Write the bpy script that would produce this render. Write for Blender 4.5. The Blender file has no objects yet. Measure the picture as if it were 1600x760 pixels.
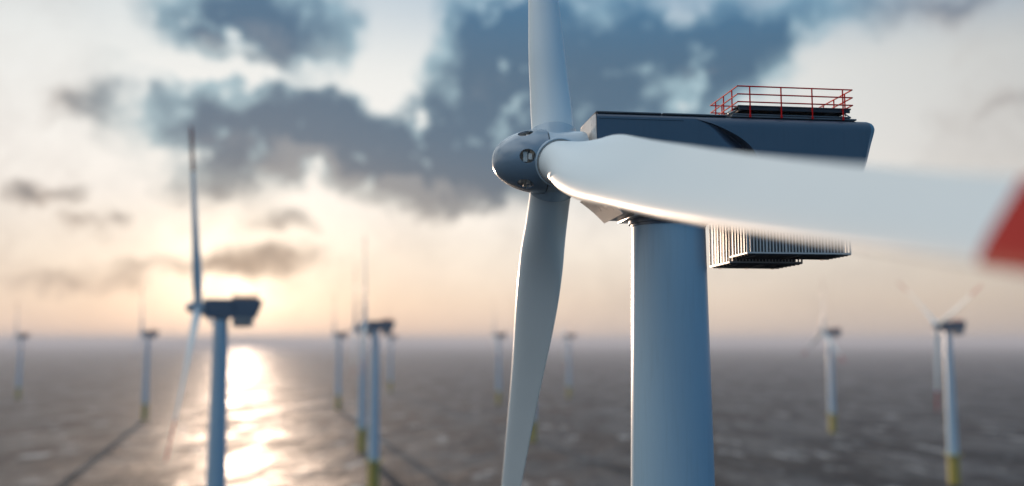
import bpy, bmesh, math, random
from mathutils import Vector, Matrix, Quaternion
random.seed(7)
PI = math.pi
rad = math.radians
sc = bpy.context.scene
col = sc.collection
HAZE = True

# ------------------------------------------------------------------ helpers
def lerp(a, b, t): return a + (b - a) * t
def sstep(a, b, x):
    t = max(0.0, min(1.0, (x - a) / (b - a))); return t * t * (3 - 2 * t)
def interp(tab, x):
    if x <= tab[0][0]: return tab[0][1]
    for (x0, y0), (x1, y1) in zip(tab, tab[1:]):
        if x <= x1: return lerp(y0, y1, (x - x0) / (x1 - x0))
    return tab[-1][1]
def smooth_interp(tab, x):
    # monotone-ish cubic (Catmull-Rom with uneven knots)
    n = len(tab)
    if x <= tab[0][0]: return tab[0][1]
    if x >= tab[-1][0]: return tab[-1][1]
    for i in range(n - 1):
        if x <= tab[i + 1][0]: break
    def slope(k):
        if k == 0: return (tab[1][1] - tab[0][1]) / (tab[1][0] - tab[0][0])
        if k == n - 1: return (tab[-1][1] - tab[-2][1]) / (tab[-1][0] - tab[-2][0])
        return (tab[k + 1][1] - tab[k - 1][1]) / (tab[k + 1][0] - tab[k - 1][0])
    h = tab[i + 1][0] - tab[i][0]; t = (x - tab[i][0]) / h
    return ((2*t**3 - 3*t**2 + 1) * tab[i][1] + (t**3 - 2*t**2 + t) * h * slope(i)
            + (-2*t**3 + 3*t**2) * tab[i+1][1] + (t**3 - t**2) * h * slope(i+1))

class MB:
    """collects shapes and links them as one mesh object"""
    def __init__(self): self.bm = bmesh.new()
    def quadgrid(self, rows, close_u=True, close_v=False, mat=0, flip=False):
        bm = self.bm
        V = [[bm.verts.new(p) for p in r] for r in rows]
        nr, nc = len(V), len(V[0])
        out = []
        for i in range(nr if close_v else nr - 1):
            for j in range(nc if close_u else nc - 1):
                a, b = V[i][j], V[i][(j+1) % nc]
                c, d = V[(i+1) % nr][(j+1) % nc], V[(i+1) % nr][j]
                f = bm.faces.new((a, d, c, b) if flip else (a, b, c, d))
                f.material_index = mat; f.smooth = True; out.append(f)
        return V, out
    def lathe(self, prof, axis='z', n=64, o=(0, 0, 0), caps=True, mat=0):
        rows = []
        for (h, r) in prof:
            row = []
            for k in range(n):
                a = 2 * PI * k / n
                ca, sa = r * math.cos(a), r * math.sin(a)
                p = {'z': (ca, sa, h), 'x': (h, ca, sa), 'y': (sa, h, ca)}[axis]
                row.append((p[0] + o[0], p[1] + o[1], p[2] + o[2]))
            rows.append(row)
        V, F = self.quadgrid(rows, mat=mat)
        if caps:
            for r in (V[0], V[-1]):
                try:
                    f = self.bm.faces.new(r); f.material_index = mat
                except ValueError: pass
        return V
    def box(self, a, b, bevel=0.0, mat=0):
        x0, y0, z0 = a; x1, y1, z1 = b
        r = bmesh.ops.create_cube(self.bm, size=1.0)
        vs = r['verts']
        for v in vs:
            v.co = Vector((lerp(x0, x1, v.co.x + .5), lerp(y0, y1, v.co.y + .5), lerp(z0, z1, v.co.z + .5)))
        fs = {f for v in vs for f in v.link_faces}
        for f in fs: f.material_index = mat
        if bevel > 0:
            es = list({e for v in vs for e in v.link_edges})
            bmesh.ops.bevel(self.bm, geom=es, offset=bevel, segments=2, affect='EDGES', profile=.6)
    def tube(self, p, q, r, n=10, r2=None, mat=0):
        p, q = Vector(p), Vector(q); d = (q - p).normalized()
        up = Vector((0, 0, 1)) if abs(d.z) < .9 else Vector((1, 0, 0))
        u = d.cross(up).normalized(); w = d.cross(u)
        rows = []
        for (c, rr) in ((p, r), (q, r if r2 is None else r2)):
            rows.append([c + (u * math.cos(2*PI*k/n) + w * math.sin(2*PI*k/n)) * rr for k in range(n)])
        V, F = self.quadgrid(rows, mat=mat)
        for r_ in V:
            f = self.bm.faces.new(r_); f.material_index = mat
    def poly_tube(self, pts, r, n=10):
        for a, b in zip(pts, pts[1:]): self.tube(a, b, r, n)
        for p in pts:
            m = Matrix.Translation(Vector(p))
            bmesh.ops.create_icosphere(self.bm, subdivisions=2, radius=r * 1.02, matrix=m)
    def prism(self, poly, y0, y1, mat=0, bevel=0):
        # polygon in (x, z), extruded along y
        bm = self.bm
        A = [bm.verts.new((x, y0, z)) for x, z in poly]
        B = [bm.verts.new((x, y1, z)) for x, z in poly]
        fs = [bm.faces.new(A), bm.faces.new(B[::-1])]
        n = len(poly)
        for i in range(n):
            fs.append(bm.faces.new((A[i], B[i], B[(i+1) % n], A[(i+1) % n])))
        for f in fs: f.material_index = mat
    def build(self, name, mats, parent=None, sharp=35, loc=(0, 0, 0)):
        bm = self.bm
        bmesh.ops.recalc_face_normals(bm, faces=bm.faces[:])
        for f in bm.faces: f.smooth = True
        for e in bm.edges:
            if len(e.link_faces) == 2 and e.calc_face_angle(0) > rad(sharp): e.smooth = False
        me = bpy.data.meshes.new(name)
        bm.to_mesh(me); bm.free()
        for m in (mats if isinstance(mats, (list, tuple)) else [mats]): me.materials.append(m)
        o = bpy.data.objects.new(name, me); col.objects.link(o)
        o.location = loc
        if parent: o.parent = parent
        return o

def tag(o, label=None, cat=None, group=None, kind=None):
    if label: o['label'] = label
    if cat: o['category'] = cat
    if group: o['group'] = group
    if kind: o['kind'] = kind

def new_mat(name):
    m = bpy.data.materials.new(name); m.use_nodes = True
    return m, m.node_tree.nodes, m.node_tree.links, m.node_tree.nodes['Principled BSDF']

def paint(name, rgb, rough=.3, coat=.3, var=.06, scale=.6, metallic=0., streak=0., bump=0.0, spec=.5):
    """painted steel / gelcoat with faint mottling and rain streaks"""
    m, N, L, b = new_mat(name)
    tc = N.new('ShaderNodeTexCoord')
    n1 = N.new('ShaderNodeTexNoise'); n1.inputs['Scale'].default_value = scale; n1.inputs['Detail'].default_value = 5
    mp = N.new('ShaderNodeMapping'); mp.inputs['Scale'].default_value = (6, 6, .35)
    n2 = N.new('ShaderNodeTexNoise'); n2.inputs['Scale'].default_value = 1.0; n2.inputs['Detail'].default_value = 4
    L.new(tc.outputs['Object'], n1.inputs['Vector'])
    L.new(tc.outputs['Object'], mp.inputs['Vector']); L.new(mp.outputs[0], n2.inputs['Vector'])
    mx = N.new('ShaderNodeMix'); mx.data_type = 'RGBA'
    mx.inputs['A'].default_value = (*[c * (1 - var) for c in rgb], 1)
    mx.inputs['B'].default_value = (*[min(1, c * (1 + var)) for c in rgb], 1)
    L.new(n1.outputs['Fac'], mx.inputs['Factor'])
    mx2 = N.new('ShaderNodeMix'); mx2.data_type = 'RGBA'
    mr = N.new('ShaderNodeMapRange'); mr.inputs['From Min'].default_value = .52; mr.inputs['From Max'].default_value = .75
    mr.inputs['To Max'].default_value = streak
    L.new(n2.outputs['Fac'], mr.inputs['Value']); L.new(mr.outputs[0], mx2.inputs['Factor'])
    L.new(mx.outputs['Result'], mx2.inputs['A'])
    mx2.inputs['B'].default_value = (rgb[0] * .55, rgb[1] * .5, rgb[2] * .45, 1)
    L.new(mx2.outputs['Result'], b.inputs['Base Color'])
    rr = N.new('ShaderNodeMapRange'); rr.inputs['To Min'].default_value = rough * .8; rr.inputs['To Max'].default_value = rough * 1.25
    L.new(n1.outputs['Fac'], rr.inputs['Value']); L.new(rr.outputs[0], b.inputs['Roughness'])
    b.inputs['Metallic'].default_value = metallic; b.inputs['Specular IOR Level'].default_value = spec
    b.inputs['Coat Weight'].default_value = coat; b.inputs['Coat Roughness'].default_value = .16
    if bump:
        bp = N.new('ShaderNodeBump'); bp.inputs['Distance'].default_value = bump; bp.inputs['Strength'].default_value = 1
        L.new(n1.outputs['Fac'], bp.inputs['Height']); L.new(bp.outputs[0], b.inputs['Normal'])
    return m

M = {}
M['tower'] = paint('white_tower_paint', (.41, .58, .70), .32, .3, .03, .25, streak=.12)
M['blade'] = paint('white_gelcoat', (.70, .79, .83), .54, .15, .02, .3)
M['red'] = paint('red_band_paint', (.37, .012, .008), .6, .0, .06, .8, spec=.15)
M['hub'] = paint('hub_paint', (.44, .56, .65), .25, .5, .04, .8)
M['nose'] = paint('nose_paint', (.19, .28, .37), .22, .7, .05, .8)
M['nacelle'] = paint('nacelle_paint', (.08, .115, .165), .30, .4, .08, .5, streak=.12, bump=.004)
M['shroud'] = paint('pale_shroud_paint', (.64, .61, .57), .28, .5, .06, 1.2)
M['roof'] = paint('roof_plate_paint', (.12, .14, .16), .5, .0, .1, 1.0)
M['black'] = paint('black_rubber_and_gap', (.012, .013, .015), .6, .0, .1, 2)
M['deck'] = paint('dark_deck_steel', (.045, .05, .058), .55, .0, .2, 2, metallic=.2)
M['rail'] = paint('red_rail_paint', (.72, .012, .012), .6, .0, .08, 3, spec=.1)
M['galv'] = paint('galvanised_steel', (.5, .5, .49), .38, .0, .12, 3, metallic=.7)
M['slat'] = paint('pale_slat_paint', (.62, .61, .59), .4, .1, .06, 3)
M['core'] = paint('grey_fin_core', (.10, .105, .11), .6, .0, .1, 2)
M['cream'] = paint('cream_casting', (.8, .76, .7), .45, .1, .1, 2)
M['yellow'] = paint('yellow_marine_paint', (.42, .34, .02), .5, .1, .1, .5, streak=.25)

# ------------------------------------------------------------------ turbine dimensions (metres, z relative to the hub axis)
HUB = 89.42
XB = -6.1                      # blade axis along the nacelle
W, ZT, ZB = 2.05, 2.2, -2.83  # nacelle half width, roof, belly

# --- blade
R0, R1 = 1.45, 49.5
CHORD = [(1.45, 2.22), (2.8, 2.24), (4.5, 2.5), (6.5, 2.98), (9, 3.2), (11.5, 3.16), (14, 2.94), (17, 2.7), (21, 2.45), (25, 2.16),
         (31, 1.76), (37, 1.40), (43, 1.28), (47, 1.15), (48.8, .85), (49.5, .1)]
TWIST = [(1.45, 44), (5, 41), (9, 34), (12, 30.5), (17, 27.5), (25, 25), (37, 23.5), (49.5, 27)]
THICK = [(1.45, 1.0), (2.8, .99), (4.5, .82), (6.5, .60), (9, .47), (12, .40), (17, .33), (25, .27), (37, .22), (49.5, .16)]
def blade_rows():
    rs = [R0 + (R1 - R0) * (i / 110) ** 1.35 for i in range(111)] + [37.5]
    rs = sorted(set(rs))
    rows = []
    n = 48
    for r in rs:
        c = smooth_interp(CHORD, r); b = rad(smooth_interp(TWIST, r)); t = smooth_interp(THICK, r)
        e = Vector((-math.sin(b), -math.cos(b), 0)); nn = Vector((-math.cos(b), math.sin(b), 0))
        w = sstep(2.6, 8.5, r); pa = lerp(.5, .46, w)
        bend = -.3 * ((r - R0) / (R1 - R0)) ** 2          # upwind prebend
        sweep = smooth_interp([(1.45, 0), (10, -.04), (22, -.13), (30, -.08), (38, .09), (49.5, .5)], r)
        row = []
        for k in range(n):
            a = 2 * PI * k / n
            x = .5 * (1 - math.cos(a))
            yc = .5 * math.sin(a) * t
            ya = 5 * t * (.2969 * math.sqrt(x) - .126 * x - .3516 * x * x + .2843 * x**3 - .1015 * x**4) + .006
            sgn = 1 if a <= PI else -1
            camber = .035 * 4 * x * (1 - x)
            y = lerp(yc, sgn * ya * (1.12 if sgn > 0 else .88) + camber, w)
            row.append(e * ((pa - x) * c) - nn * (y * c) + Vector((bend, sweep, r)))
        rows.append(row)
    return rs, rows

def make_blade(parent):
    rs, rows = blade_rows()
    m = MB()
    V, F = m.quadgrid(rows)
    m.bm.faces.new(V[0]); m.bm.faces.new(V[-1])
    for f in m.bm.faces:
        if min(v.co.z for v in f.verts) >= 37.49: f.material_index = 1
    return m.build('blade', [M['blade'], M['red']], parent, sharp=60, loc=(XB, 0, 0))

def ring_pts(r, z, n=72): return [(r * math.cos(2*PI*k/n), r * math.sin(2*PI*k/n), z) for k in range(n)]

def make_root_ring(blade):
    m = MB()
    m.lathe([(1.66, 1.15), (1.66, 1.185), (1.722, 1.185), (1.732, 1.17), (1.732, 1.12)], n=72, caps=False)
    g = m.build('root_seal', M['black'], blade)
    m = MB()
    rows = []
    nb = 240
    for r, lift in ((1.125, 0), (1.128, 1), (1.165, 1), (1.168, 0)):
        rows.append([(r * math.cos(2*PI*k/nb), r * math.sin(2*PI*k/nb), 1.733 + (.03 if lift and k % 4 in (0, 1) else .003)) for k in range(nb)])
    m.quadgrid(rows)
    m.build('bolt_circle', M['galv'], blade)

# --- spinner with real openings, cut once and baked into the mesh
def make_spinner(parent):
    m = MB()
    n = 96
    prof = []
    for i in range(41):
        t = i / 40
        x = 1 - t                     # 0 at the seam, 1 at the tip
        a = (1 - t) * PI / 2
        prof.append((-6.64 - 2.76 * math.sin(a) ** 1.0, 1.70 * max(.004, math.cos(a) ** .94)))
    inner = [(x + .06 if i < 39 else x, max(.003, r - .07)) for i, (x, r) in enumerate(prof)]
    outer = prof
    m.lathe(outer + inner[::-1], 'x', n, caps=False)
    bm = m.bm
    # close the rim is done by the profile itself; close the poles
    bmesh.ops.holes_fill(bm, edges=[e for e in bm.edges if e.is_boundary], sides=0)
    tmp = m.build('spinner', M['nose'], None, loc=(0, 0, 0))
    for mod in (): pass
    c = MB()
    for k in range(6):
        a = k * PI / 3 - rad(18.4)
        d = Vector((0, -math.cos(a), math.sin(a)))
        q = d.to_track_quat('Z', 'X')
        # elliptical cutter
        rows = []
        ax = Vector((1, 0, 0)); tg = d.cross(ax)
        for h in (.6, 2.2):
            rows.append([Vector((-7.75, 0, 0)) + d * h + ax * (.40 * math.cos(2*PI*j/40)) + tg * (.36 * math.sin(2*PI*j/40)) for j in range(40)])
        V, F = c.quadgrid(rows)
        c.bm.faces.new(V[0]); c.bm.faces.new(V[1])
    cut = c.build('cutter', M['nose'])
    md = tmp.modifiers.new('b', 'BOOLEAN'); md.object = cut; md.operation = 'DIFFERENCE'; md.solver = 'EXACT'
    dg = bpy.context.evaluated_depsgraph_get(); dg.update()
    me = bpy.data.meshes.new_from_object(tmp.evaluated_get(dg))
    bpy.data.objects.remove(tmp); bpy.data.objects.remove(cut)
    me.name = 'spinner'
    b2 = bmesh.new(); b2.from_mesh(me)
    bmesh.ops.remove_doubles(b2, verts=b2.verts, dist=.0005)
    for f in b2.faces: f.smooth = True
    for e in b2.edges:
        if len(e.link_faces) == 2: e.smooth = e.calc_face_angle(0) < rad(40)
    for v in b2.verts: v.co.x -= XB
    b2.to_mesh(me); b2.free()
    if not me.materials: me.materials.append(M['nose'])
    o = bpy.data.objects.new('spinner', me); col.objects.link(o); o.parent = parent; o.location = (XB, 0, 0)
    return o

def make_hub(parent):
    m = MB()
    s = -XB
    m.lathe([(-6.57 + s, 1.30), (-6.57 + s, 1.60), (-6.54 + s, 1.63), (-4.62 + s, 1.63), (-4.52 + s, 1.58), (-4.5 + s, 1.2), (-4.2 + s, 1.2)], 'x', 96)
    hub = m.build('hub', M['hub'], parent, loc=(XB, 0, 0))
    # collars round the blade roots
    for ph in (0, 120, 240):
        m = MB()
        m.lathe([(.6, 1.27), (1.62, 1.27), (1.69, 1.26), (1.715, 1.23), (1.715, 1.0)], n=72)
        o = m.build('root_collar', M['hub'], hub); o.rotation_euler = (rad(ph), 0, 0)
    # dark joint behind the nose cone
    m = MB()
    m.lathe([(-6.64 + s, 1.3), (-6.64 + s, 1.60), (-6.56 + s, 1.60), (-6.56 + s, 1.3)], 'x', 96)
    m.build('nose_joint', M['black'], hub)
    # cream casting and pitch drives seen through the openings
    m = MB()
    m.lathe([(-8.4 + s, .1), (-8.3 + s, .22), (-7.2 + s, .26), (-6.9 + s, .5), (-6.65 + s, .95)], 'x', 40)
    for k in range(6):
        a = k * PI / 3 - rad(18.4)
        d = Vector((0, -math.cos(a), math.sin(a)))
        tg = d.cross(Vector((1, 0, 0)))
        c0 = Vector((-7.68 + s, 0, 0)) + d * .2
        p = c0 + d * .92
        m.tube(c0, p, .13, 12)
        ax = Vector((1, 0, 0))
        for (u0, u1, v0, v1, h0, h1) in ((-.20, .02, -.26, .26, 1.12, 1.26), (.06, .24, -.16, .16, 1.0, 1.40)):
            C0 = Vector((-7.74 + s, 0, 0))
            q8 = [C0 + ax * u + tg * v + d * h for h in (h0, h1) for u, v in ((u0, v0), (u1, v0), (u1, v1), (u0, v1))]
            vs = [m.bm.verts.new(p8) for p8 in q8]
            for fi in ((0, 1, 2, 3), (4, 5, 6, 7), (0, 1, 5, 4), (1, 2, 6, 5), (2, 3, 7, 6), (3, 0, 4, 7)):
                m.bm.faces.new([vs[i8] for i8 in fi])
    m.build('casting', M['cream'], hub)
    return hub

# --- nacelle hull with the swept scoop on both sides
EDGE = [(-2.83, 4.45), (-1.2, 4.45), (-0.4, 4.35), (0.5, 3.95), (0.85, 3.62), (1.2, 3.12), (1.5, 2.52), (1.72, 2), (1.88, 1.55), (2, 1.1), (2.2, 0.7)]
REAR = [(-2.83, 9.1), (-1.6, 9.65), (-.2, 10.22), (1.0, 10.58), (1.7, 10.80), (1.95, 10.82), (2.2, 10.72)]
FRONT = [(-2.83, -2.98), (-1.8, -4.2), (2.2, -4.28)]
def section():
    pts = []
    rt, rb = .22, .12
    def arc(cy, cz, r, a0, a1, n):
        return [(cy + r * math.cos(rad(lerp(a0, a1, i / n))), cz + r * math.sin(rad(lerp(a0, a1, i / n)))) for i in range(n + 1)]
    right = arc(W - rb, ZB + rb, rb, -90, 0, 8)
    z0, z1 = ZB + rb, ZT - rt
    right += [(W, lerp(z0, z1, (i + 1) / 30)) for i in range(29)]
    right += arc(W - rt, ZT - rt, rt, 0, 90, 8)
    top = [(lerp(W - rt, -(W - rt), (i + 1) / 10), ZT) for i in range(9)]
    left = [(-y, z) for y, z in right[::-1]]
    bot = [(lerp(-(W - rb), W - rb, (i + 1) / 10), ZB) for i in range(9)]
    return right + top + left + bot
def make_nacelle(parent):
    S = section()
    cols = []
    nf, nb = 44, 26
    us = [1 - (1 - i / nf) ** 1.5 for i in range(nf + 1)]
    for u in us:
        row = []
        for y, z in S:
            xe = smooth_interp(EDGE, z); x = lerp(interp(FRONT, z), xe, u)
            side = sstep(.75, .99, abs(y) / W)
            k = sstep(1.98, .9, z) * sstep(-2.2, -.8, z)
            dep = .62 * k * sstep(xe - (.25 + 1.05 * k), xe, x) * side
            row.append((x, y - math.copysign(dep, y), z))
        cols.append(row)
    first_rear = True
    for i in range(nb + 1):
        v = i / nb
        row = []
        for y, z in S:
            xe = smooth_interp(EDGE, z); xr = smooth_interp(REAR, z)
            x = lerp(xe, xr, v)
            side = sstep(.75, .99, abs(y) / W)
            out = .10 * side * sstep(2.12, 1.75, z)
            d = xr - x
            rnd = .3
            sh = (rnd - math.sqrt(max(0, rnd * rnd - max(0, rnd - d) ** 2))) if d < rnd else 0
            yy = y + math.copysign(out, y)
            yy -= math.copysign(sh * min(1, abs(y) / W), y)
            row.append((x, yy, z))
        cols.append(row)
    m = MB()
    V, F = m.quadgrid(cols)
    for r in (V[0], V[-1]):
        m.bm.faces.new(r)
    nac = m.build('nacelle', [M['nacelle']], parent, sharp=32)
    # panel joints: thin dark strips let into the side, real 4 mm battens
    for s in (-1, 1):
        y = s * (W + .002)
        m = MB()
        m.box((-4.15, min(y, y + s * .006), ZT - .30), (.3, max(y, y + s * .006), ZT - .275))
        m.build('panel_joint', M['black'], nac)
    # pale front bulkhead, raked back underneath
    def half(z):
        d = 0
        if z > ZT - .22: d = .22 - math.sqrt(max(0, .22**2 - (z - ZT + .22)**2))
        if z < ZB + .12: d = .12 - math.sqrt(max(0, .12**2 - (ZB + .12 - z)**2))
        return W - d
    def sheet(zs, bulge, name):
        rows = []
        for off in (0, 1):
            rr = []
            for z in zs:
                h = half(z) - .004
                rr.append([(interp(FRONT, z) - .012 - bulge * (1 - (2*j/16 - 1)**2) - (0 if off else .02), lerp(-h, h, j / 16), z) for j in range(17)])
            rows.append(rr)
        m = MB()
        for rr in rows: m.quadgrid(rr, close_u=False)
        bmesh.ops.remove_doubles(m.bm, verts=m.bm.verts, dist=1e-5)
        return m.build(name, M['shroud'], nac, sharp=50)
    sheet([lerp(-1.78, ZT - .005, i / 24) for i in range(25)], .05, 'front_bulkhead')
    m = MB()                                             # raked panel: a slightly dished sheet of real thickness
    rows = []
    P0, P1 = Vector((-4.34, 0, -1.8)), Vector((-2.98, 0, -2.96))
    nrm = Vector((-(P1 - P0).z, 0, (P1 - P0).x)).normalized()
    if nrm.x > 0: nrm = -nrm
    for i in range(13):
        t = i / 12
        c = P0.lerp(P1, t) - nrm * (.05 * math.sin(PI * t))
        rows.append([c + Vector((0, lerp(-2.09, 2.09, j / 16), 0)) for j in range(17)])
    for i in range(13):
        t = 1 - i / 12
        c = P0.lerp(P1, t) - nrm * (.05 * math.sin(PI * t) + .05)
        rows.append([c + Vector((0, lerp(-2.09, 2.09, j / 16), 0)) for j in range(17)])
    V, F = m.quadgrid(rows, close_u=False, close_v=True)
    for j in (0, 16):
        n_ = len(V)
        for i in range(12):
            m.bm.faces.new((V[i][j], V[i+1][j], V[n_ - 2 - i][j], V[n_ - 1 - i][j]))
    m.build('raked_panel', M['shroud'], nac, sharp=40)
    m = MB()
    m.box((-2.3, -1.8, -2.98), (2.4, 1.8, ZB + .002), .015)
    m.build('bedplate', M['shroud'], nac)
    m = MB()
    m.lathe([(-3.36, 1.9), (-3.36, 1.98), (-3.22, 1.98), (-3.22, 2.1), (-2.96, 2.1), (-2.96, 1.9)], n=72, caps=True)
    m.build('yaw_ring', M['nacelle'], nac)
    # roof plates; a black slab below paints in the shadow gap
    m = MB()
    m.box((-4.28, -1.98, ZT + .05), (-.86, 1.98, ZT + .12), .012)
    m.box((-.78, -1.98, ZT + .05), (2.6, 1.98, ZT + .12), .012)
    m.box((2.9, -2.0, ZT + .03), (9.75, 2.0, ZT + .11), .012)
    m.box((3.0, -1.9, ZT + .17), (9.5, 1.9, ZT + .24), .012)
    m.box((8.2, -1.6, ZT + .11), (9.85, 1.6, ZT + .19), .012)
    m.build('roof_plate', M['roof'], nac)
    m = MB()
    m.box((-4.2, -1.9, ZT - .01), (9.5, 1.9, ZT + .06))
    m.build('roof_shadow_gap', M['black'], nac)
    return nac

def make_platform(parent):
    x0, x1, hy = 3.2, 9.5, 2.1
    m = MB()
    m.box((x0 + .05, -hy + .08, 2.66), (x1 - .05, hy - .08, 2.74), .015)
    for i in range(7):
        x = lerp(x0 + .3, x1 - .3, i / 6)
        m.box((x - .05, -hy + .2, 2.52), (x + .05, hy - .2, 2.662))
    for y in (-1.95, 0, 1.95):
        m.box((x0 + .1, y - .04, 2.50), (x1 - .1, y + .04, 2.655))
    pl = m.build('hoist_platform', M['deck'], parent)
    for s in (-1, 1):                                       # splayed support brackets, front and back
        for x, dx in ((3.3, -.5), (9.2, .35)):
            for j in range(4):
                m = MB()
                y = s * (.35 + .45 * j)
                m.tube((x, y, 2.54), (x + dx, y, ZT + .14), .035, 8)
                m.build('bracket', M['galv'], pl)
    r = .036
    for z in (3.72, 3.30, 2.89):
        m = MB()
        m.poly_tube([(x0, -hy, z), (x1, -hy, z), (x1, hy, z), (x0, hy, z), (x0, -hy, z)], r)
        m.build('rail', M['rail'], pl)
    pts = []
    for f in (.105, .375, .645, .915): pts += [(lerp(x0, x1, f), -hy), (lerp(x0, x1, f), hy)]
    for f in (.2, .5, .8): pts += [(x0, lerp(-hy, hy, f)), (x1, lerp(-hy, hy, f))]
    for x, y in pts:
        m = MB()
        m.tube((x, y, ZT - .08 if abs(y) == hy else 2.5), (x, y, 3.72), .038, 10)
        if abs(y) == hy:
            m.box((x - .05, y - .03, ZT - .12), (x + .05, y + .03, ZT + .02), .008)
            s = math.copysign(1, y)
            m.tube((x, y, 2.6), (x, y - s * .15, 2.6), .022, 8)
        else:
            s = math.copysign(1, x - (x0 + x1) / 2)
            m.tube((x, y, 2.6), (x - s * .15, y, 2.6), .022, 8)
        m.build('railing_post', M['rail'], pl)
    return pl

def make_cooler(parent, x0, x1, y0, y1, z0, z1, nx, ny):
    m = MB()                                                # dark core
    m.box((x0 + .3, y0 + .25, z0 + .1), (x1 - .3, y1 - .25, z1))
    core = m.build('cooler', M['core'], parent)
    m = MB()                                                # base tray with ribs under it
    m.box((x0, y0, z0), (x1, y1, z0 + .12), .012)
    k = 6
    for i in range(k):
        y = lerp(y0 + .2, y1 - .2, i / (k - 1))
        m.box((x0 + .1, y - .03, z0 - .045), (x1 - .1, y + .03, z0 + .005))
    for i in range(3):
        x = lerp(x0 + .5, x1 - .5, i / 2)
        m.box((x - .05, y0 + .1, z0 - .07), (x + .05, y1 - .1, z0 + .003))
    m.build('tray', M['deck'], core)
    m = MB()                                                # upright slats in a pale frame
    m.box((x0 - .012, y0 - .012, z0 + .015), (x0 + .04, y1 + .012, z0 + .098))
    m.box((x0 - .012, y0 - .012, z0 + .1), (x0 + .05, y0 + .05, z1))
    m.box((x0 + .052, y0 - .012, z0 + .03), (x1 + .012, y0 + .03, z0 + .11))
    m.box((x1 - .05, y0 - .012, z0 + .112), (x1 + .012, y0 + .05, z1))
    for i in range(nx + 1):
        x = lerp(x0 + .03, x1 - .03, i / nx)
        w = .030 if i % 6 else .045
        m.box((x - w, y0 + .01, z0 + .098), (x + w, y0 + .045, z1))
        m.box((x - w, y1 - .045, z0 + .098), (x + w, y1 - .01, z1))
    for i in range(1, ny):
        y = lerp(y0 + .03, y1 - .03, i / ny)
        w = .06
        m.box((x0 + .01, y - w, z0 + .098), (x0 + .035, y + w, z1))
        m.box((x1 - .035, y - w, z0 + .098), (x1 - .01, y + w, z1))
    m.build('slats', M['slat'], core)
    return core

def tower_r(z): return lerp(3.05, 1.93, (z - 16) / (HUB - 3.3 - 16))
def make_tower(parent):
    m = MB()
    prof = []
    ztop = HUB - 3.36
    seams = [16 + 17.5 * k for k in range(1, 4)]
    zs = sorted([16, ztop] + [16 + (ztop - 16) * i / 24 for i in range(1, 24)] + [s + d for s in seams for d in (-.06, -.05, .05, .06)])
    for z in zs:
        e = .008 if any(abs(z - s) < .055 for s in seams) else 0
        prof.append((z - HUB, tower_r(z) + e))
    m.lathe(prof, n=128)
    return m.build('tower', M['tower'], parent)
def make_foundation(parent):
    m = MB()
    m.lathe([(-6 - HUB, 3.15), (15.9 - HUB, 3.15), (15.9 - HUB, 3.3), (16.1 - HUB, 3.3), (16.1 - HUB, 3.0)], n=64)
    for s in (-1, 1):                                       # boat landing tubes with rungs
        m.tube((s * .8, -4.0, -3 - HUB), (s * .8, -4.0, 13 - HUB), .22, 12)
        for z in (1, 7, 12.5): m.tube((s * .8, -4.0, z - HUB), (s * .8, -3.0, z - HUB), .15, 10)
    for i in range(30): m.tube((-.8, -4.0, .5 - HUB + i * .42), (.8, -4.0, .5 - HUB + i * .42), .05, 6)
    f = m.build('transition_piece', M['yellow'], parent)
    m = MB()
    m.lathe([(16.1 - HUB, 3.1), (16.1 - HUB, 4.9), (16.32 - HUB, 4.9), (16.32 - HUB, 3.1)], n=48, caps=False)
    for z in (.6, 1.15):
        pts = [(4.8 * math.cos(2*PI*k/32), 4.8 * math.sin(2*PI*k/32), 16.3 - HUB + z) for k in range(33)]
        for a, b in zip(pts, pts[1:]): m.tube(a, b, .04, 6)
    for k in range(16):
        a = 2*PI*k/16
        m.tube((4.8*math.cos(a), 4.8*math.sin(a), 16.3 - HUB), (4.8*math.cos(a), 4.8*math.sin(a), 17.45 - HUB), .04, 6)
    m.build('access_platform', M['yellow'], f)
    return f

def make_turbine():
    root = bpy.data.objects.new('wind_turbine', None); col.objects.link(root)
    rig = root                                              # parts are modelled about the hub height
    parts = []
    parts.append(make_tower(rig)); parts.append(make_foundation(rig))
    nac = make_nacelle(rig); parts.append(nac)
    pl = make_platform(rig); pl.location.z = .12; parts.append(pl)
    parts.append(make_cooler(rig, 3.3, 8.85, -2.62, -.12, -4.98, ZB + .02, 32, 6))
    parts.append(make_cooler(rig, 3.32, 7.4, .0, 3.1, -5.24, ZB + .02, 22, 7))
    sp = make_spinner(rig); parts.append(sp)
    hb = make_hub(rig); parts.append(hb)
    b = make_blade(rig); make_root_ring(b); parts.append(b)
    for i in range(2):
        c = copy_tree(b, rig); parts.append(c)
    for p in parts: p.location.z += HUB
    return root

def copy_tree(o, parent=None):
    kids = [c for c in col.objects if c.parent == o]
    c = o.copy(); col.objects.link(c); c.parent = parent
    for k in kids: copy_tree(k, c)
    return c

def set_phase(root, deg, pitch=0):
    i = 0
    for c in col.objects:
        if c.parent != root: continue
        n = c.name.split('.')[0]
        if n == 'blade':                                    # pitch about its own length first, then round the hub
            c.rotation_mode = 'ZYX'; c.rotation_euler = (rad(deg + 120 * i), 0, rad(pitch)); i += 1
        elif n in ('hub', 'spinner'): c.rotation_euler = (rad(deg), 0, 0)

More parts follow.
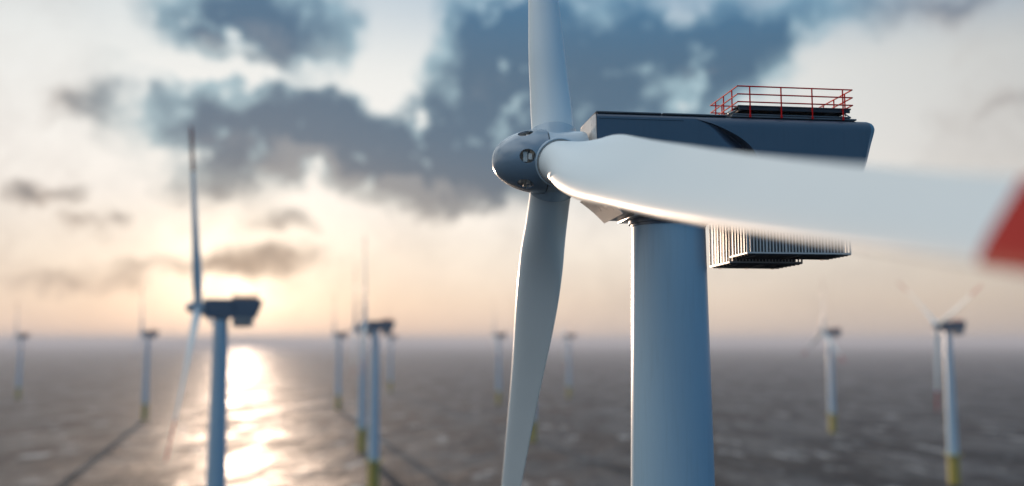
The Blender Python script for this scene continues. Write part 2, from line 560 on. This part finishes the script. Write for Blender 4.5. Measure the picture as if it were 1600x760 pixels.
YAW = rad(7.45)
main = make_turbine()
FARM = [  # x, y, rotor phase, label
    (8.28, 50.5, -17.9, 'large sharp white turbine, red railing on dark nacelle, one blade reaching out of frame'),
    (-79.5, 263, 20, 'blurred turbine beside the sun glitter, dark nacelle above horizon, red-tipped blade straight up'),
    (-378.4, 1002, 6, 'small blurred turbine left of the sun glitter, second from the left edge'),
    (-697.6, 1371, 4, 'faint turbine nearest the left edge of the picture'),
    (-208.3, 1163, 10, 'small turbine between the sun glitter and the overlapping pair of towers'),
    (-74.9, 529, 2, 'nearer turbine of the overlapping pair, broad dark nacelle, yellow foot at bottom edge'),
    (-110.5, 717, 15, 'turbine half hidden behind the nearer tower of the overlapping pair, yellow foot higher up'),
    (-198.5, 1583, 8, 'most distant faint turbine just right of the overlapping pair of towers'),
    (-17.4, 1259, 12, 'small blurred turbine with olive foot, left of the big downward blade'),
    (82.3, 1402, 58, 'faint turbine, two blades in a V, between big downward blade and large tower'),
    (16.6, 791, -40, 'turbine mostly hidden behind the big downward blade, its yellow foot showing beside it'),
    (285.8, 868, 4, 'pale turbine with yellow foot, first one right of the large tower'),
    (250.7, 555, 65, 'blurred turbine nearest the right edge, two blades in a wide V, one pointing down'),
]
for i, (x, y, ph, label) in enumerate(FARM):
    o = main if i == 0 else copy_tree(main)
    o.location = (x, y, 0); o.rotation_euler = (0, 0, YAW)
    set_phase(o, ph, {1: -4}.get(i, 13 if x < 0 else 0))
    tag(o, label, 'wind turbine', 'offshore wind turbines standing in the sea')

# ------------------------------------------------------------------ sea
def sea_mat():
    m, N, L, b = new_mat('sea_water')
    tc = N.new('ShaderNodeTexCoord')
    def noise(scale, detail, rough, sx=1, sy=1, rot=0):
        mp = N.new('ShaderNodeMapping'); mp.inputs['Scale'].default_value = (sx, sy, 1); mp.inputs['Rotation'].default_value = (0, 0, rot)
        n = N.new('ShaderNodeTexNoise'); n.inputs['Scale'].default_value = scale
        n.inputs['Detail'].default_value = detail; n.inputs['Roughness'].default_value = rough
        L.new(tc.outputs['Object'], mp.inputs['Vector']); L.new(mp.outputs[0], n.inputs['Vector'])
        return n.outputs['Fac']
    def mth(op, a, bb):
        n = N.new('ShaderNodeMath'); n.operation = op
        for i, v in enumerate((a, bb)):
            if isinstance(v, (int, float)): n.inputs[i].default_value = v
            else: L.new(v, n.inputs[i])
        return n.outputs[0]
    swell = noise(.014, 3, .5, 1, .5, .1)
    chop = noise(.07, 5, .62, .45, 1.1, .16)
    rip = noise(.5, 4, .6)
    h = mth('ADD', mth('ADD', mth('MULTIPLY', swell, 9.0), mth('MULTIPLY', chop, 1.9)), mth('MULTIPLY', rip, .14))
    bp = N.new('ShaderNodeBump'); bp.inputs['Strength'].default_value = 1; bp.inputs['Distance'].default_value = 1.0
    L.new(h, bp.inputs['Height']); L.new(bp.outputs[0], b.inputs['Normal'])
    def mr(v, a0, a1, b0, b1):
        n = N.new('ShaderNodeMapRange'); n.interpolation_type = 'SMOOTHSTEP'
        for k, x in zip(('From Min', 'From Max', 'To Min', 'To Max'), (a0, a1, b0, b1)): n.inputs[k].default_value = x
        L.new(v, n.inputs['Value']); return n.outputs[0]
    # gusts roughen the water in drawn-out patches; a few broken whitecaps
    gust = noise(.018, 7, .76, 1, .38, .08)
    foam = mr(mth('ADD', noise(.04, 6, .66, 1, .42, .1), mth('MULTIPLY', gust, .30)), .705, .86, 0, .85)
    mx = N.new('ShaderNodeMix'); mx.data_type = 'RGBA'
    mx.inputs['A'].default_value = (.012, .014, .017, 1); mx.inputs['B'].default_value = (.42, .42, .42, 1)
    L.new(foam, mx.inputs['Factor']); L.new(mx.outputs['Result'], b.inputs['Base Color'])
    L.new(mr(gust, .42, .58, .50, .74), b.inputs['Roughness'])
    L.new(mr(gust, .42, .58, .42, .12), b.inputs['Specular IOR Level'])
    b.inputs['IOR'].default_value = 1.33
    b.inputs['Specular Tint'].default_value = (1, .78, .67, 1); b.inputs['Coat Weight'].default_value = 0; b.inputs['Coat IOR'].default_value = 1.33; b.inputs['Coat Roughness'].default_value = .13
    L.new(bp.outputs[0], b.inputs['Coat Normal'])
    return m
m = MB()
radii = [0, 60, 150, 400, 1000, 2500, 6000, 14000, 30000]
rows = [[(max(.5, r) * math.cos(2*PI*k/96), max(.5, r) * math.sin(2*PI*k/96), 0) for k in range(96)] for r in radii]
V, F = m.quadgrid(rows); m.bm.faces.new(V[0])
sea = m.build('sea', sea_mat()); tag(sea, kind='structure', label='open sea rippled by wind under the low sun', cat='sea')

# ------------------------------------------------------------------ haze: even pale air round everything
if HAZE:
    m = MB()
    m.box((-31000, -31000, -8), (31000, 31000, 152))
    hm = bpy.data.materials.new('haze'); hm.use_nodes = True
    N, L = hm.node_tree.nodes, hm.node_tree.links
    N.clear()
    out = N.new('ShaderNodeOutputMaterial'); v = N.new('ShaderNodeVolumePrincipled')
    v.inputs['Color'].default_value = (.56, .585, .65, 1); v.inputs['Density'].default_value = .00013; v.inputs['Anisotropy'].default_value = .1
    L.new(v.outputs[0], out.inputs['Volume'])
    hz = m.build('haze', hm); tag(hz, kind='stuff', label='thin pale haze over the sea', cat='haze')

# ------------------------------------------------------------------ sun and sky
SUN_AZ, SUN_EL = -15.6, 3.0
S = Vector((math.sin(rad(SUN_AZ)) * math.cos(rad(SUN_EL)), math.cos(rad(SUN_AZ)) * math.cos(rad(SUN_EL)), math.sin(rad(SUN_EL))))
sun = bpy.data.lights.new('sun', 'SUN'); sun.energy = 5.0; sun.angle = rad(.6); sun.color = (1, .73, .54)
so = bpy.data.objects.new('sun', sun); col.objects.link(so); so.rotation_euler = (-S).to_track_quat('-Z', 'Y').to_euler()

w = bpy.data.worlds.new('World'); sc.world = w; w.use_nodes = True
N, L = w.node_tree.nodes, w.node_tree.links
N.clear()
def mth(op, a, b=None, c=None, clamp=False):
    n = N.new('ShaderNodeMath'); n.operation = op; n.use_clamp = clamp
    for i, v in enumerate((a, b, c)):
        if v is None: continue
        if isinstance(v, (int, float)): n.inputs[i].default_value = v
        else: L.new(v, n.inputs[i])
    return n.outputs[0]
def mrange(v, a, b, c=0, d=1, smooth=True):
    n = N.new('ShaderNodeMapRange'); n.interpolation_type = 'SMOOTHSTEP' if smooth else 'LINEAR'
    for k, x in zip(('From Min', 'From Max', 'To Min', 'To Max'), (a, b, c, d)): n.inputs[k].default_value = x
    L.new(v, n.inputs['Value']); return n.outputs[0]
def mixc(f, a, b, mode='MIX'):
    n = N.new('ShaderNodeMix'); n.data_type = 'RGBA'; n.blend_type = mode
    for k, x in (('Factor', f), ('A', a), ('B', b)):
        if isinstance(x, (int, float)): n.inputs[k].default_value = x
        elif isinstance(x, tuple): n.inputs[k].default_value = (*x, 1)
        else: L.new(x, n.inputs[k])
    return n.outputs['Result']
def ramp(v, stops):
    n = N.new('ShaderNodeValToRGB'); e = n.color_ramp.elements
    for i, (p, c) in enumerate(stops):
        el = e[i] if i < 2 else e.new(p)
        el.position = p; el.color = (*c, 1)
    L.new(v, n.inputs[0]); return n.outputs[0]
tc = N.new('ShaderNodeTexCoord')
D = tc.outputs['Generated']
sep = N.new('ShaderNodeSeparateXYZ'); L.new(D, sep.inputs[0])
az = mth('MULTIPLY', mth('ARCTAN2', sep.outputs[0], sep.outputs[1]), 180 / PI)
el = mth('MULTIPLY', mth('ARCSINE', sep.outputs[2]), 180 / PI)
cmb = N.new('ShaderNodeCombineXYZ'); L.new(az, cmb.inputs[0]); L.new(el, cmb.inputs[1])
def noise_vec(vec, scale, detail, rough, off=0):
    mp = N.new('ShaderNodeMapping'); mp.inputs['Location'].default_value = (off, off * 1.7, off * .3)
    L.new(vec, mp.inputs['Vector'])
    n = N.new('ShaderNodeTexNoise'); n.inputs['Scale'].default_value = scale; n.inputs['Detail'].default_value = detail
    n.inputs['Roughness'].default_value = rough; L.new(mp.outputs[0], n.inputs['Vector']); return n
def vmath(op, a, b=None, s=None):
    n = N.new('ShaderNodeVectorMath'); n.operation = op
    L.new(a, n.inputs[0])
    if b is not None:
        if isinstance(b, tuple): n.inputs[1].default_value = b
        else: L.new(b, n.inputs[1])
    if s is not None: n.inputs['Scale'].default_value = s
    return n.outputs[0]
w1 = vmath('SCALE', vmath('SUBTRACT', noise_vec(cmb.outputs[0], .16, 2, .5, 3).outputs['Color'], (.5, .5, .5)), s=2.0)
w2 = vmath('SCALE', vmath('SUBTRACT', noise_vec(cmb.outputs[0], .50, 3, .5, 9).outputs['Color'], (.5, .5, .5)), s=2.6)
P = vmath('ADD', vmath('ADD', cmb.outputs[0], w1), w2)
# cloud masses: azimuth, elevation, half width, half height (degrees), tilt, weight
CLOUDS = [
    (-14.4, 18.5, 8.5, 3.0, 0, 1.1),
    (-17.5, 17.2, 3.9, 2.5, 0, 0.5),
    (-14.5, 12.9, 7.7, 3.5, 0, 1.15),
    (-18.4, 12.5, 3.2, 2.5, 0, 0.5),
    (-10.8, 13.3, 4.1, 2.2, 0, 0.4),
    (-13.7, 11.5, 4.8, 2.6, -8, 0.45),
    (-10.1, 17.3, 3.0, 2.2, 40, 0.35),
    (-16.9, 9.8, 3.9, 1.5, 0, 0.3),
    (-9.2, 10.0, 3.4, 1.9, -15, 0.35),
    (-6.2, 11.2, 7.3, 4.1, -15, 1),
    (-5.6, 9.3, 5.7, 2.3, -8, 0.7),
    (-2.0, 14.6, 5.8, 7.1, 0, 1),
    (0.0, 17.9, 5.9, 4.7, 0, 0.7),
    (6.2, 17.1, 9.3, 5.1, 0, 1),
    (12.3, 16.7, 7.1, 4.0, 25, 0.8),
    (17.5, 18.2, 6.1, 2.1, 15, 0.6),
    (6.2, 13.0, 8.8, 3.4, 0, 0.8),
    (1.9, 10.8, 5.4, 3.0, 20, 0.6),
    (-7.2, 18.2, 3.7, 4.0, 0, -0.9),
    (-17.1, 15.6, 5.4, 0.7, 0, -0.9),
    (9.7, 15.0, 2.3, 1.1, 20, -0.6),
    (-11.6, 10.1, 1.3, 1.0, 0, -0.5),
    (-12.6, 11.0, 4.1, 2.2, 0, 0.5),
    (-5.8, 9.7, 4.6, 2.3, -8, 0.4),
    (-8.1, 14.8, 3.1, 1.5, 0, -0.7),
    (20.5, 13.0, 6.8, 4.2, 30, -0.6),
    (10.1, 19.3, 2.7, 1.1, 0, -0.4),
    (-24.7, 12.8, 2.7, 1.7, 30, 0.5),
    (-22.2, 12.5, 2.3, 2.1, 0, 0.35),
    (-26.0, 7.9, 2.6, 0.9, 12, 0.5),
    (-24.9, 6.6, 1.3, 0.8, 10, 0.4),
    (-23.1, 6.6, 1.6, 0.9, 20, 0.45),
    (-12.9, 7.0, 2.6, 1.0, -5, 0.5),
    (-14.6, 4.6, 4.3, 1.3, 8, 0.5),
    (-19.5, 4.1, 5.1, 1.0, 0, 0.4),
    (-24.7, 3.3, 5.4, 0.8, 0, 0.35),
    (-17.2, 9.1, 4.6, 1.6, 0, 0.4),
    (28.2, 12.3, 2.1, 1.1, 20, 0.3),
    (25.1, 18.2, 5.8, 1.3, 5, 0.4),
]
def cloud_field(pos, fine):
    field = None
    for (ca, ce, sa, se, rot, wt) in CLOUDS:
        mp = N.new('ShaderNodeMapping'); mp.vector_type = 'TEXTURE'
        mp.inputs['Location'].default_value = (ca, ce, 0); mp.inputs['Rotation'].default_value = (0, 0, rad(rot)); mp.inputs['Scale'].default_value = (sa, se, 1)
        L.new(pos, mp.inputs['Vector'])
        g = N.new('ShaderNodeTexGradient'); g.gradient_type = 'SPHERICAL'; L.new(mp.outputs[0], g.inputs[0])
        field = mth('MULTIPLY', g.outputs['Fac'], wt) if field is None else mth('MULTIPLY_ADD', g.outputs['Fac'], wt, field)
    f1 = noise_vec(pos, .20, 6, .54, 21).outputs['Fac']
    return mth('ADD', field, mth('MULTIPLY', mth('SUBTRACT', f1, .5), fine))
inner = cloud_field(P, .6)
# the same field a little nearer the sun: where it is thinner there, the cloud edge is lit
toward = vmath('SCALE', vmath('NORMALIZE', vmath('SUBTRACT', P, (SUN_AZ + 4, SUN_EL - 4, 0))), s=-.6)
inner_s = cloud_field(vmath('ADD', P, toward), .6)
# everywhere else: broken cloud
fb2 = noise_vec(D, 2.6, 6, .58, 5).outputs['Fac']
outer = mrange(fb2, .46, .70, 0, .8)
mask = mth('MAXIMUM', mrange(mth('ABSOLUTE', az), 27, 42), mrange(el, 19.5, 27))
outer = mth('MULTIPLY', outer, mrange(el, 2, 12))
dens = mth('ADD', mth('MULTIPLY', inner, mth('SUBTRACT', 1.0, mask)), mth('MULTIPLY', outer, mask))
cover = mrange(dens, -.14, .44)
fb3 = noise_vec(cmb.outputs[0], .22, 4, .55, 47).outputs['Fac']
deep = mrange(mth('ADD', dens, mth('MULTIPLY', mth('SUBTRACT', fb3, .5), 1.6)), .04, .90)
# colours
sd = N.new('ShaderNodeVectorMath'); sd.operation = 'DOT_PRODUCT'; L.new(D, sd.inputs[0]); sd.inputs[1].default_value = tuple(S)
ang = mth('MULTIPLY', mth('ARCCOSINE', mth('MINIMUM', sd.outputs['Value'], 1.0)), 180 / PI)
eln = mth('DIVIDE', mth('MAXIMUM', el, 0.0), 90.0)
clear = ramp(eln, [(0, (.82, .66, .55)), (.026, (.93, .77, .63)), (.055, (1.02, .92, .80)), (.095, (1.04, .99, .93)), (.16, (.93, .93, .90)), (.22, (.84, .87, .85)),
                   (.30, (1.0, 1.05, 1.06)), (.5, (1.75, 1.85, 1.9)), (1.0, (1.4, 1.55, 1.65))])  # upper stops raised, out of view, to brighten the near blade
fall = mrange(az, 2, 40, 1.0, .64)
clear = mixc(1.0, clear, mixc(fall, (0, 0, 0), (1, 1, 1)), 'MULTIPLY')
glow = mth('POWER', mth('SUBTRACT', 1.0, mth('MINIMUM', mth('DIVIDE', ang, 9.0), 1.0)), 2.0)
clear = mixc(1.0, clear, mixc(glow, (0, 0, 0), (1.1, .95, .72)), 'ADD')
low = mth('MULTIPLY', mrange(el, 4.5, 12.5), mrange(mth('ABSOLUTE', mth('ADD', az, 1.0)), 19, 26, 1, .15))
edge_c = mixc(low, (.56, .48, .43), (.38, .54, .61))
core_c = mixc(low, (.150, .165, .195), (.075, .150, .235))
cloud_c = mixc(deep, edge_c, core_c)
lit = mrange(mth('MULTIPLY', mth('SUBTRACT', inner, inner_s), mth('SUBTRACT', 1.0, mask)), .06, .36, 0, .2)
cloud_c = mixc(lit, cloud_c, (.86, .78, .70))
front = mixc(cover, clear, cloud_c)
# away from the sun the picture turns to the blue evening sky
sky = N.new('ShaderNodeTexSky'); sky.sky_type = 'NISHITA'; sky.sun_disc = False
sky.sun_elevation = rad(SUN_EL); sky.sun_rotation = rad(SUN_AZ); sky.altitude = 0; sky.air_density = 1.0; sky.dust_density = 1.0; sky.ozone_density = 2.0
bg1 = N.new('ShaderNodeBackground'); L.new(sky.outputs[0], bg1.inputs[0]); bg1.inputs[1].default_value = .15
back_cloud = mixc(mth('MULTIPLY', cover, .5), (.035, .255, .52), (.03, .16, .31))
# unseen bright patch of sky overhead left, added to light the near blade
bd = N.new('ShaderNodeVectorMath'); bd.operation = 'DOT_PRODUCT'; L.new(D, bd.inputs[0]); bd.inputs[1].default_value = tuple(Vector((-.52, .12, .85)).normalized())
bang = mth('MULTIPLY', mth('ARCCOSINE', mth('MINIMUM', bd.outputs['Value'], 1.0)), 180 / PI)
am, bm_ = mth('MAXIMUM', mrange(ang, 42, 78), mrange(az, -34, -58)), mrange(bang, 42, 82)
hi = mrange(el, 15, 24)
away = mth('ADD', mth('MULTIPLY', mth('MINIMUM', am, bm_), mth('SUBTRACT', 1.0, hi)), mth('MULTIPLY', bm_, hi))
bg2 = N.new('ShaderNodeBackground'); L.new(mixc(away, front, back_cloud), bg2.inputs[0]); bg2.inputs[1].default_value = 1.0
mxs = N.new('ShaderNodeMixShader')
mxs.inputs[0].default_value = .92
L.new(bg1.outputs[0], mxs.inputs[1]); L.new(bg2.outputs[0], mxs.inputs[2])
wo = N.new('ShaderNodeOutputWorld'); L.new(mxs.outputs[0], wo.inputs[0])

# ------------------------------------------------------------------ camera
cam = bpy.data.cameras.new('camera'); co = bpy.data.objects.new('camera', cam); col.objects.link(co)
cam.sensor_width = 36; cam.lens = 33.75
co.location = (0, 0, 80); co.rotation_euler = (PI / 2 + math.atan(155 / 1500), 0, 0)
cam.clip_start = .1; cam.clip_end = 80000
cam.dof.use_dof = True; cam.dof.focus_distance = 49.6
cam.dof.aperture_fstop = .062; cam.dof.aperture_blades = 0
sc.camera = co

sc.view_settings.view_transform = 'Standard'; sc.view_settings.look = 'None'
sc.view_settings.exposure = 0; sc.view_settings.gamma = 1
sc.cycles.use_denoising = True
sc.cycles.max_bounces = 6; sc.cycles.volume_bounces = 1
sc.cycles.caustics_reflective = False; sc.cycles.caustics_refractive = False
sc.cycles.sample_clamp_indirect = 4
